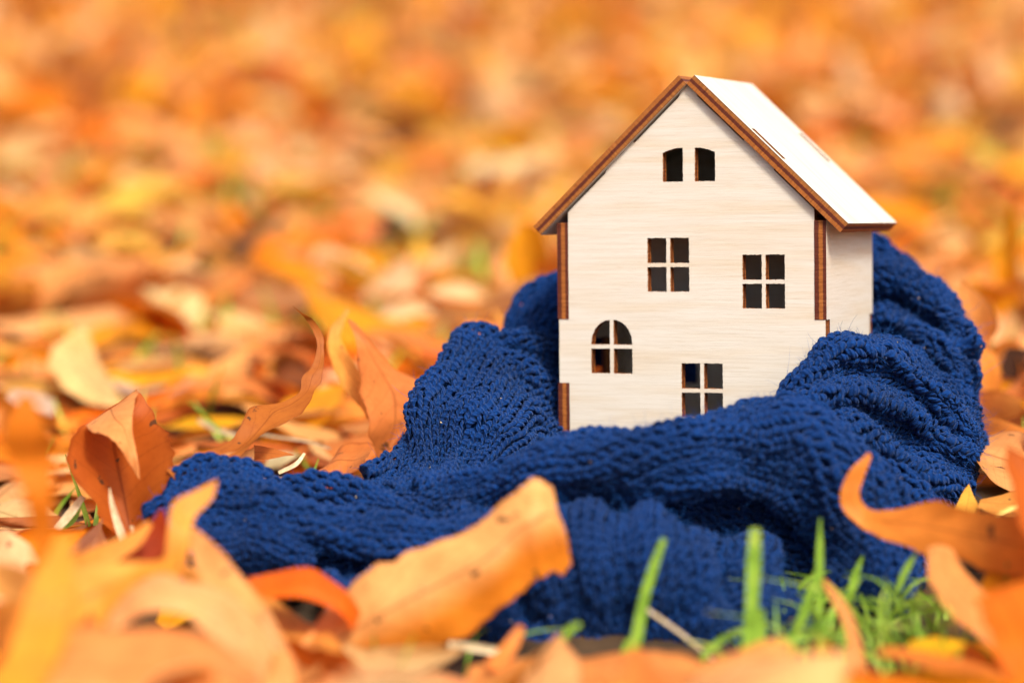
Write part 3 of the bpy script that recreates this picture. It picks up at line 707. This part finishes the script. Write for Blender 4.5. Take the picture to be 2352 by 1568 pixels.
# --- HERO LEAVES BEGIN
def dz(st, ds):
    """give each station of (x, y) triples its depth; ds entries are a number or (left, mid, right)"""
    return [[(p[0], p[1], (d if isinstance(d, (int, float)) else d[k])) for k, p in enumerate(row)] for row, d in zip(st, ds)]
h1 = hero(dz([[(298,1250),(303,1253),(308,1250)], [(245,1205),(298,1215),(342,1200)], [(190,1125),(285,1140),(380,1120)], [(154,1045),(268,1060),(398,1055)], [(168,1000),(262,1000),(386,1003)], [(232,950),(292,955),(355,952)], [(300,902),(314,897),(325,903)]],
     [66, (66.4, 66.9, 66.4), (66.5, 67.2, 66.5), (66.7, 67.6, 66.8), (67, 68, 67.2), 68, 68.3]), 'rust', 'standing rust brown leaf with its pale tip folded over, left of the scarf end',
     top=(.42,.115,.018), und=(.42,.12,.02), seed=1)
fl = hero(dz([[(193,985),(255,940),(316,896)], [(213,990),(264,962),(312,925)], [(248,1002),(283,980),(304,958)], [(277,1028),(296,1012),(308,1000)], [(300,1068),(308,1052),(316,1050)], [(319,1099),(320,1100),(321,1099)]],
     [(67.2,68,68.3), (66.5,67.1,67.6), (66.2,66.7,67), (66,66.4,66.7), 66.2, 66]), 'peach', 'pale folded-over tip', top=(.78,.40,.17), und=(.78,.40,.17), seed=2, wave=.03)
fl.name = 'folded_tip'; fl.parent = h1; fl.location = fl.location-h1.location
for k_ in ('category', 'group'): del fl[k_]
hero(dz([[(388,1085),(400,1100),(412,1118)],[(440,1060),(460,1075),(490,1092)],[(490,1036),(520,1045),(548,1040)],[(545,1006),(570,1012),(595,1000)],[(575,965),(605,975),(640,972)],[(598,937),(630,945),(668,950)],[(650,924),(670,925),(698,922)],[(692,897),(705,895),(718,893)],[(702,862),(718,862),(732,870)],[(722,838),(732,838),(740,835)],[(731,795),(737,797),(742,800)],[(722,762),(728,765),(737,768)],[(702,732),(706,733),(716,735)],[(683,714),(686,716),(691,718)],[(670,700),(671,701),(672,702)]],
     [66.5,67,67.3,67.8,68.2,68.6,69,69.3,69.5,69.7,69.9,70,70,69.8,69.6]), 'rust', 'narrow S-shaped curling rust leaf rising to a thin pointed tip', top=(.42,.15,.028), und=(.50,.21,.045), n=70, seed=3, wave=.02, widen=1.45)
hero(dz([[(415,1112),(425,1100),(438,1080)],[(470,1120),(485,1085),(500,1048)],[(530,1120),(550,1080),(568,1030)],[(580,1110),(582,1070),(583,1027)]],[67,67.2,67.6,68]), 'peach', 'pale peach leaf tucked under the S-shaped curling leaf', seed=4)
hero(dz([[(578,1056),(580,1038),(585,1022)],[(610,1055),(615,1040),(620,1028)],[(650,1050),(655,1044),(660,1040)],[(676,1047),(677,1046),(678,1045)]],[69,68.6,68.3,68]), 'rust', 'small dark rust leaf point beside the S-shaped curling leaf', top=(.32,.06,.008), seed=5)
hero(dz([[(790,712),(796,708),(802,713)],[(756,760),(768,765),(785,768)],[(760,830),(785,830),(808,825)],[(795,900),(830,890),(852,878)],[(850,965),(880,950),(905,930)]],[76,75.6,75,74.5,74]), 'orange', 'upright curling orange leaf with a rounded top, left of the scarf', seed=6, wave=.1)
hero(dz([[(799,735),(803,732),(806,736)],[(815,770),(830,775),(850,778)],[(828,830),(865,830),(902,843)],[(840,905),(905,895),(972,888)],[(852,975),(910,960),(968,935)],[(868,1050),(890,1035),(910,1010)]],[74.5,74.2,(73.5,74,74.5),(73,73.8,74.5),(72.6,73.2,74),73]), 'salmon', 'wide salmon leaf with dark brown tip leaning towards the scarf', top=(.66,.26,.09), und=(.66,.26,.09), seed=7, widen=1.15, wave=.08)
hero(dz([[(180,758),(190,755),(205,762)],[(118,800),(165,795),(215,802)],[(122,858),(185,852),(252,872)],[(185,918),(240,907),(288,915)],[(290,940),(294,937),(298,936)]],[90,(88,89,90),(86.5,87.5,88.5),(85.5,86,87),85]), 'cream', 'pale cream yellow leaf, bent, out of focus at the left', top=(.85,.72,.36), und=(.85,.72,.40), seed=8)
hero(dz([[(235,865),(240,860),(245,855)],[(300,905),(310,870),(320,838)],[(400,902),(400,868),(400,840)],[(455,872),(458,865),(460,860)]],[(88,91,94)]*4), 'cream', 'greyish white leaf lying flat behind the folded rust leaf', top=(.66,.60,.60), und=(.66,.60,.60), seed=9)
hero(dz([[(15,915),(20,905),(30,895)],[(60,950),(75,925),(90,900)],[(120,960),(125,940),(130,920)]],[(83,85,87)]*3), 'cream', 'small white leaf scrap at the far left', top=(.72,.70,.74), und=(.72,.70,.74), seed=10)
hero(dz([[(690,655),(693,652),(698,650)],[(735,735),(760,715),(780,695)],[(800,800),(830,760),(850,715)],[(880,838),(915,790),(940,735)],[(960,842),(985,810),(1000,770)],[(1045,810),(1048,805),(1050,800)]],[(92,95,98)]*6), 'amber', 'large bright yellow leaf lying behind the left end of the scarf', top=(.88,.46,.01), und=(.88,.46,.01), seed=11)
hero(dz([[(234,1183),(236,1183),(238,1184)],[(185,1232),(220,1225),(243,1215)],[(135,1270),(200,1270),(264,1260)],[(120,1330),(200,1330),(310,1320)]],[66,(65.5,65,65.5),(65,64.5,65),63.5]), 'brown', 'purplish brown leaf tip with dark spots below the folded rust leaf', top=(.36,.17,.11), und=(.36,.17,.11), seed=12)
hero(dz([[(152,1232),(157,1225),(160,1222)],[(110,1262),(95,1235),(85,1210)],[(30,1300),(25,1260),(20,1228)],[(-40,1325),(-45,1270),(-50,1240)]],[(65,66,67)]*4), 'rust', 'spotted rust leaf lying at the left edge of the photo', seed=13, top=(.5,.11,.015))
hero(dz([[(45,905),(60,900),(75,905)],[(0,985),(40,990),(115,985)],[(25,1060),(75,1065),(120,1055)],[(60,1150),(90,1155),(122,1145)],[(75,1250),(100,1255),(128,1250)],[(75,1340),(105,1350),(140,1340)],[(90,1400),(110,1420),(140,1400)]],[47,47,47.5,47.5,48,48,48]), 'orange', 'tall upright twisted orange leaf, very blurred, at the left edge', seed=14, wave=.05, top=(.80,.27,.02), und=(.80,.30,.03))
hero(dz([[(490,1104),(497,1101),(500,1108)],[(440,1125),(465,1135),(486,1145)],[(398,1155),(420,1172),(452,1185)],[(385,1215),(408,1222),(440,1228)],[(372,1300),(398,1300),(430,1295)],[(350,1380),(375,1385),(400,1380)]],[57.5,57,56.5,56,56,56]), 'orange', 'orange leaf with a hooked tip standing in front of the left scarf end', seed=15, top=(.80,.32,.07))
hero(dz([[(424,1256),(428,1253),(431,1260)],[(350,1290),(365,1318),(380,1340)],[(240,1290),(270,1340),(300,1400)],[(150,1310),(190,1375),(240,1440)],[(90,1370),(130,1430),(170,1500)]],[54,54,53.5,53,52]), 'amber', 'blurred golden yellow leaf with a greenish point, lower left', seed=16, top=(.84,.43,.08), und=(.84,.43,.08), wave=.09)
hero(dz([[(205,1330),(218,1325),(226,1330)],[(262,1250),(295,1280),(320,1310)],[(345,1188),(368,1235),(390,1275)],[(372,1165),(378,1178),(384,1190)]],[58,58,58.5,59]), 'rust', 'dark red brown hollow leaf behind the hooked orange leaf', seed=17, top=(.33,.045,.004), und=(.33,.045,.004))
hero(dz([[(120,1308),(125,1315),(130,1325)],[(200,1262),(215,1285),(235,1305)],[(290,1228),(300,1240),(315,1255)],[(340,1195),(345,1200),(350,1206)]],[56.5,56.5,57,57.5]), 'amber', 'thin yellow leaf edge above the golden leaf, lower left', seed=18, top=(.84,.42,.10))
hero(dz([[(426,1200),(431,1198),(436,1202)],[(440,1270),(468,1265),(500,1258)],[(462,1345),(512,1340),(566,1335)],[(500,1425),(570,1412),(640,1440)],[(560,1525),(620,1505),(676,1510)],[(600,1610),(650,1600),(692,1600)]],[57,56,55,54,53,52]), 'peach', 'long pale peach leaf falling from the scarf end to the bottom edge', seed=19, top=(.80,.45,.20), und=(.80,.45,.20), wave=.1)
hero(dz([[(255,1455),(252,1430),(262,1400)],[(330,1420),(330,1362),(338,1322)],[(430,1415),(445,1370),(445,1330)],[(520,1490),(545,1430),(545,1380)],[(600,1580),(625,1510),(622,1470)]],[(51.5,52,53)]*5), 'salmon', 'arched pale salmon leaf between the golden leaf and the long peach leaf', seed=20, top=(.82,.50,.27), und=(.82,.50,.27), wave=.1)
hero(dz([[(0,1620),(40,1560),(100,1465)],[(150,1640),(190,1540),(235,1445)],[(330,1640),(360,1540),(372,1440)],[(480,1640),(490,1550),(480,1462)],[(600,1660),(610,1590),(590,1530)]],[(45,46,48)]*5), 'peach', 'very blurred broad peach leaf at the bottom left corner', seed=21, top=(.78,.36,.14), und=(.78,.36,.14), wave=.12)
hero(dz([[(130,1230),(150,1232),(170,1240)],[(60,1370),(110,1385),(165,1395)],[(20,1480),(80,1495),(140,1510)],[(-40,1580),(20,1590),(90,1600)]],[48,47,46,45]), 'amber', 'very blurred yellow leaf sloping down the left edge', seed=22, top=(.86,.38,.04), und=(.86,.38,.04))
hero(dz([[(-60,1340),(-55,1310),(-50,1290)],[(20,1375),(25,1330),(30,1295)],[(75,1380),(80,1350),(85,1320)]],[50,50,50]), 'amber', 'pale yellow blurred leaf end at the left edge above the yellow leaf', seed=23, top=(.86,.55,.20), und=(.86,.55,.20))
hero(dz([[(-60,1470),(-55,1420),(-50,1380)],[(20,1480),(25,1420),(40,1375)],[(90,1440),(95,1410),(100,1390)]],[51.5]*3), 'orange', 'blurred orange leaf under the pale yellow leaf end, left edge', seed=24)
hero(dz([[(682,1490),(690,1515),(705,1560)],[(745,1410),(775,1470),(805,1548)],[(862,1305),(895,1400),(925,1525)],[(962,1263),(1000,1345),(1035,1480)],[(1080,1217),(1115,1285),(1142,1400)],[(1150,1142),(1190,1215),(1215,1335)],[(1186,1124),(1225,1200),(1250,1332)],[(1222,1097),(1262,1180),(1285,1326)],[(1268,1122),(1292,1210),(1312,1292)]],
     [(56, 55.9, 55.8)]+[(58.3, 57.6, 57.9)]*6+[(58.5, 57.9, 58.2), (58.6, 58.4, 58.5)]), 'peach', 'large peach and orange leaf leaning against the front of the scarf, its stalk end down', top=(.90,.53,.24), und=(.90,.53,.24), side2=(.85,.27,.02), n=70, m=21, seed=25, wave=.09)
hero(dz([[(562,1355),(566,1338),(575,1322)],[(618,1372),(625,1345),(632,1316)],[(700,1372),(712,1335),(716,1303)],[(775,1402),(785,1370),(790,1350)],[(812,1450),(822,1425),(830,1402)]],[(56.5,57,57.8)]*5), 'orange', 'arched deep orange leaf bridging the dark gap below the left folds', top=(.78,.17,.01), und=(.78,.17,.01), seed=26)
hero(dz([[(1991,1043),(1996,1041),(2000,1048)],[(1950,1085),(1970,1090),(1986,1098)],[(1930,1148),(1953,1152),(1978,1140)],[(1965,1202),(1992,1190),(2008,1172)],[(2040,1240),(2060,1200),(2078,1163)],[(2130,1268),(2142,1210),(2150,1150)],[(2230,1292),(2238,1230),(2242,1172)],[(2345,1330),(2345,1250),(2350,1190)],[(2430,1360),(2430,1290),(2430,1240)]],
     [61.5,61.3,61.2,61,60.6,60,59,58,57]), 'orange', 'long wavy orange leaf with a hooked tip reaching over the right of the scarf', top=(.80,.31,.06), und=(.80,.31,.06), n=60, seed=27, wave=.1)
hero(dz([[(2128,1255),(2160,1250),(2192,1262)],[(2135,1330),(2180,1322),(2232,1335)],[(2182,1405),(2230,1385),(2292,1385)],[(2262,1475),(2310,1445),(2372,1425)],[(2345,1570),(2390,1525),(2430,1485)]],[58.6,57.5,56,55,54]), 'peach', 'pale peach leaf drooping below the long wavy orange leaf', top=(.80,.40,.16), und=(.80,.40,.16), seed=28)
hero(dz([[(2240,1370),(2300,1350),(2380,1330)],[(2270,1450),(2340,1430),(2430,1400)],[(2310,1560),(2380,1520),(2460,1480)],[(2340,1650),(2410,1620),(2480,1580)]],[50]*4), 'orange', 'very blurred deep orange leaf in the bottom right corner', top=(.80,.22,.015), und=(.80,.24,.02), seed=29)
hero(dz([[(732,1092),(736,1080),(742,1070)],[(750,1100),(765,1060),(780,1022)],[(790,1100),(812,1060),(832,1022)],[(842,1065),(852,1045),(858,1035)]],[(70,71,72)]*4), 'rust', 'rust orange cupped leaf standing beside the scarf behind its left folds', top=(.66,.18,.02), seed=30, wave=.08)
hero(dz([[(2230,772),(2238,768),(2245,775)],[(2233,820),(2265,820),(2290,832)],[(2238,890),(2270,890),(2300,900)],[(2240,955),(2257,958),(2276,950)]],[(79,80,81)]*4), 'amber', 'upright amber leaf touching the right side of the scarf', top=(.84,.40,.06), und=(.84,.42,.1), seed=31)
hero(dz([[(2285,850),(2300,830),(2310,800)],[(2320,870),(2335,840),(2350,798)],[(2360,880),(2380,850),(2400,800)]],[84]*3), 'brown', 'dark blackish brown leaf at the right edge', top=(.06,.03,.02), und=(.06,.03,.02), seed=32)
hero(dz([[(2290,930),(2300,905),(2315,885)],[(2330,950),(2350,900),(2370,840)],[(2400,960),(2420,900),(2440,840)]],[(80,81,82)]*3), 'rust', 'orange brown leaf below the dark leaf at the right edge', top=(.70,.24,.04), seed=33)
hero(dz([[(2242,1065),(2250,1030),(2262,1000)],[(2280,1110),(2305,1050),(2325,990)],[(2340,1140),(2365,1070),(2385,1000)],[(2420,1140),(2430,1090),(2440,1040)]],[(69,71,73)]*4), 'salmon', 'pale salmon leaf lying right of the scarf, third of the way up', top=(.82,.44,.20), und=(.82,.44,.20), seed=34)
hero(dz([[(2222,1113),(2225,1110),(2228,1113)],[(2205,1140),(2225,1140),(2238,1140)],[(2180,1185),(2215,1185),(2255,1180)]],[68,67.5,66.5]), 'amber', 'small pointed amber leaf tip between the scarf and the salmon leaf', top=(.72,.30,.03), seed=35, wave=.02)
hero(dz([[(2245,1165),(2250,1155),(2258,1150)],[(2300,1180),(2310,1155),(2315,1135)],[(2370,1180),(2375,1150),(2380,1125)]],[(66,67,68)]*3), 'orange', 'orange brown leaf under the yellow stalk at the right edge', top=(.68,.22,.03), seed=36)
hero(dz([[(1040,1585),(1058,1560),(1080,1532)],[(1180,1610),(1200,1555),(1222,1510)],[(1400,1610),(1402,1550),(1400,1500)],[(1600,1610),(1600,1560),(1585,1512)],[(1690,1610),(1690,1580),(1692,1560)]],[(51,53,55)]*5), 'peach', 'blurred flat peach leaf along the bottom edge under the scarf', top=(.80,.36,.13), und=(.80,.36,.13), seed=37, wave=.08)
hero(dz([[(1190,1440),(1196,1438),(1203,1446)],[(1155,1478),(1172,1482),(1190,1486)],[(1115,1520),(1130,1535),(1150,1545)]],[55.5,55,54]), 'salmon', 'small salmon leaf point rising in front of the scarf bottom', top=(.80,.33,.10), und=(.80,.33,.10), seed=38)
hero(dz([[(1283,1480),(1290,1476),(1297,1480)],[(1265,1515),(1285,1515),(1305,1515)],[(1255,1580),(1285,1580),(1315,1580)]],[54,54,53]), 'salmon', 'narrow pink orange leaf standing under the small curled grass blade', top=(.78,.28,.09), und=(.78,.28,.09), seed=39)
hero(dz([[(700,1580),(740,1560),(770,1530)],[(830,1620),(860,1570),(870,1525)],[(1000,1620),(1010,1580),(1000,1540)],[(1080,1600),(1085,1580),(1085,1565)]],[(51,52,53)]*4), 'salmon', 'pinkish blurred leaf at the bottom edge below the large leaning leaf', top=(.78,.38,.20), und=(.78,.38,.20), seed=40)
hero(dz([[(1888,1333),(1893,1330),(1898,1335)],[(1905,1372),(1915,1368),(1928,1366)],[(1935,1430),(1948,1426),(1962,1422)],[(1958,1510),(1970,1506),(1985,1500)],[(1985,1580),(1995,1580),(2002,1575)]],[57,56.5,56,55.5,55]), 'peach', 'thin twisted peach leaf among the green grass', top=(.76,.38,.15), und=(.76,.38,.15), seed=41, wave=.02)
hero(dz([[(2080,1500),(2085,1485),(2090,1468)],[(2140,1515),(2145,1490),(2150,1465)],[(2210,1500),(2215,1488),(2220,1475)]],[(54,55,56)]*3), 'amber', 'bright yellow leaf lying in the grass at the lower right', top=(.85,.60,.02), und=(.85,.60,.02), seed=42)
hero(dz([[(2010,1500),(2020,1490),(2030,1478)],[(2130,1530),(2140,1512),(2150,1495)],[(2230,1580),(2245,1555),(2260,1535)],[(2290,1640),(2310,1610),(2330,1580)]],[(52,52.5,53)]*4), 'rust', 'rust orange leaf curving through the grass to the bottom right', top=(.70,.22,.03), und=(.74,.26,.05), seed=43)
hero(dz([[(1720,1600),(1730,1560),(1745,1530)],[(1780,1600),(1785,1565),(1790,1540)],[(1830,1600),(1832,1580),(1835,1570)]],[52.5]*3), 'orange', 'small orange leaf end at the bottom edge among the grass', seed=44)
hero(dz([[(1490,1530),(1500,1515),(1510,1500)],[(1545,1535),(1555,1512),(1565,1496)],[(1610,1530),(1612,1522),(1615,1515)]],[56.5]*3), 'brown', 'brownish leaf edge behind the grass at the foot of the scarf', top=(.42,.20,.09), und=(.42,.20,.09), seed=45)
# --- HERO LEAVES END

# ------------------------------------------------------------------ grass
def blade_mesh(pts, n=14):
    """pts (x, y, depth, half width px); a folded ribbon"""
    c = catmull(pts, n); P = WA(c[:, :3]); hw = c[:, 3]*c[:, 2]/F
    T = np.gradient(P, axis=0); T /= np.linalg.norm(T, axis=1, keepdims=True); sd = np.cross(T, FW); sd /= np.linalg.norm(sd, axis=1, keepdims=True)
    A = np.stack([P-sd*hw[:, None], P+FW*(hw*.5)[:, None], P+sd*hw[:, None]], 1)
    return A.reshape(-1, 3), grid_faces(n, 3)
def blade(pts, label, m=None, name='grass_blade', cat='grass blade', group='tall grass blades in front of the scarf'):
    pts = [(x_, y_, (d_+3.2 if d_ < 60 else d_), h_) for x_, y_, d_, h_ in pts]
    V, Fq = blade_mesh(pts); c = V.mean(0).copy(); c[2] = V[:, 2].min()
    o = link(name, np_mesh(name, V-c, Fq), m or M_GRASS); o.location = tuple(c); tag(o, label, cat, group)
    return o
# --- GRASS BEGIN
blade([(1440,1560,57,13),(1462,1470,57,14),(1478,1380,57,12),(1502,1300,57,11),(1525,1236,57,7)], 'tall grass blade leaning right with a cut tip, leftmost of the tall blades')
blade([(1706,1600,56,18),(1722,1480,56,18),(1728,1380,56,15),(1732,1290,56,17),(1735,1213,56,12)], 'thickest upright grass blade with a rounded tip')
blade([(1882,1520,58.5,8),(1882,1400,58.5,9),(1883,1280,58.5,9),(1884,1190,58.5,2)], 'thin straight grass blade with the sharpest highest tip')
blade([(1800,1560,57.5,10),(1835,1440,57.5,11),(1865,1350,57.5,9),(1885,1290,57.5,5)], 'grass blade leaning right behind the thin straight blade')
blade([(1935,1450,59.5,8),(1948,1390,59.5,9),(1965,1320,59.5,9),(1982,1276,59.5,2)], 'short pointed grass blade just right of the thin straight blade')
blade([(1590,1545,57,6),(1630,1490,57,8),(1680,1455,57,8),(1725,1440,57,6)], 'arching grass blade bending towards the thickest blade')
blade([(1742,1580,55,11),(1750,1480,55,11),(1748,1400,55,8)], 'short pale grass blade right beside the thickest blade')
blade([(1700,1520,57,6),(1760,1480,57,9),(1850,1460,57,9),(1960,1455,57,6)], 'nearly flat grass blade lying across the clump')
blade([(2060,1360,62,5),(2080,1310,62,8),(2112,1258,62,2)], 'small grass blade at the foot of the scarf on its right side')
blade([(1288,1482,55,4),(1300,1455,55,7),(1318,1438,55,8),(1334,1432,55,5)], 'tiny bright curled grass blade alone in front of the scarf bottom')
blade([(1430,1500,56.5,6),(1440,1480,56.5,7),(1448,1462,56.5,3)], 'stubby grass tip beside the foot of the leftmost tall blade')
blade([(1030,1478,57,9),(1090,1486,57,10),(1155,1497,57,9)], 'tan woody stalk piece lying below the large leaning leaf', M_STRAW, 'dry_stalk', 'stalk', 'dry stalks among the leaves')
blade([(1482,1395,57.5,4),(1560,1450,57.5,4),(1640,1515,57.5,3)], 'thin grey straw crossing in front of the scarf bottom', M_STRAW, 'dry_stalk', 'stalk', 'dry stalks among the leaves')
blade([(252,1120,65.5,1),(256,1150,65.5,5),(270,1200,65.5,9),(290,1255,65.5,10)], 'split grey straw in front of the folded rust leaf', M_STRAW, 'dry_stalk', 'stalk', 'dry stalks among the leaves')
blade([(560,985,78,3),(620,1000,77,3),(700,1012,76,3),(760,1030,75,2)], 'thin straw lying across the leaves behind the S-shaped leaf', M_STRAW, 'dry_stalk', 'stalk', 'dry stalks among the leaves')
blade([(455,965,80,5),(500,985,79,6),(560,1005,78,5)], 'pale woody stick right of the folded leaf, behind the S-shaped leaf', M_STRAW, 'dry_stalk', 'stalk', 'dry stalks among the leaves')
blade([(640,1085,68,4),(680,1065,68.5,5),(700,1040,69,3)], 'cream curved stalk just above the left folds of the scarf', M_STRAW, 'dry_stalk', 'stalk', 'dry stalks among the leaves')
blade([(2130,700,110,8),(2240,690,112,9),(2380,715,114,9)], 'long pale straw, blurred, right of the scarf beyond its top', M_STRAW, 'dry_stalk', 'stalk', 'dry stalks among the leaves')
blade([(302,1207,65.3,4),(308,1235,65.3,5),(316,1270,65.3,5)], 'short tan straw stub right of the split straw', M_STRAW, 'dry_stalk', 'stalk', 'dry stalks among the leaves')
blade([(130,1215,67,8),(160,1180,67,10),(190,1140,67,7)], 'pale dry straw lying left of the folded rust leaf', M_STRAW, 'dry_stalk', 'stalk', 'dry stalks among the leaves')
blade([(125,1225,68,4),(165,1195,68,8),(185,1160,68,4)], 'green grass blade beside the pale straw at the left')
blade([(2275,1190,66,4),(2310,1172,66,5),(2352,1155,66,6),(2400,1140,66,6)], 'yellow leaf stalk at the right edge of the photo', M_STEM, 'leaf_stalk', 'stalk', 'dry stalks among the leaves')
# the clump nobody could count
gr = np.random.default_rng(5); gV, gF, go_ = [], [], 0
for k in range(190):
    x = gr.uniform(1660, 2480) if k < 165 else gr.uniform(1050, 2352); D_ = gr.uniform(58, 66)
    gy = 784+F*(CH/D_-SP)/CP; 
    if x < 1800 and D_ > 61: continue
    hgt = gr.uniform(60, 210)*(1.0 if x > 1780 else .6); lean = gr.normal(0, 90); w_ = gr.uniform(2.4, 5.5)
    top_y = gy-hgt
    if top_y < 1310: top_y = 1310+gr.uniform(0, 120)
    pts = [(x, gy+10, D_, w_), (x+lean*.3, gy-(gy-top_y)*.4, D_+gr.normal(0, .3), w_), (x+lean*.8, gy-(gy-top_y)*.85, D_+gr.normal(0, .6), w_*.8), (x+lean*1.6, top_y, D_+gr.normal(0, .8), .6)]
    V_, F_ = blade_mesh(pts, 9); gV.append(V_); gF.append(F_+go_); go_ += len(V_)
for k in range(500):   # sparse tufts under the leaves elsewhere
    x, y = gr.uniform(-30, 30), gr.uniform(55, 160)
    if blocked(x, y): continue
    px, py, D_ = project((x, y, 0)); hgt = gr.uniform(1, 2.6)*F/D_; lean = gr.normal(0, 60)
    pts = [(px, py+5, D_, 5), (px+lean*.3, py-hgt*.4, D_, 6), (px+lean, py-hgt, D_+gr.normal(0, .8), .8)]
    V_, F_ = blade_mesh(pts, 7); gV.append(V_); gF.append(F_+go_); go_ += len(V_)
turf = link('grass', np_mesh('grass', np.concatenate(gV), np.concatenate(gF)), M_GRASS); tag(turf, 'short green grass growing up between the fallen leaves', 'grass', kind='stuff')
# --- GRASS END
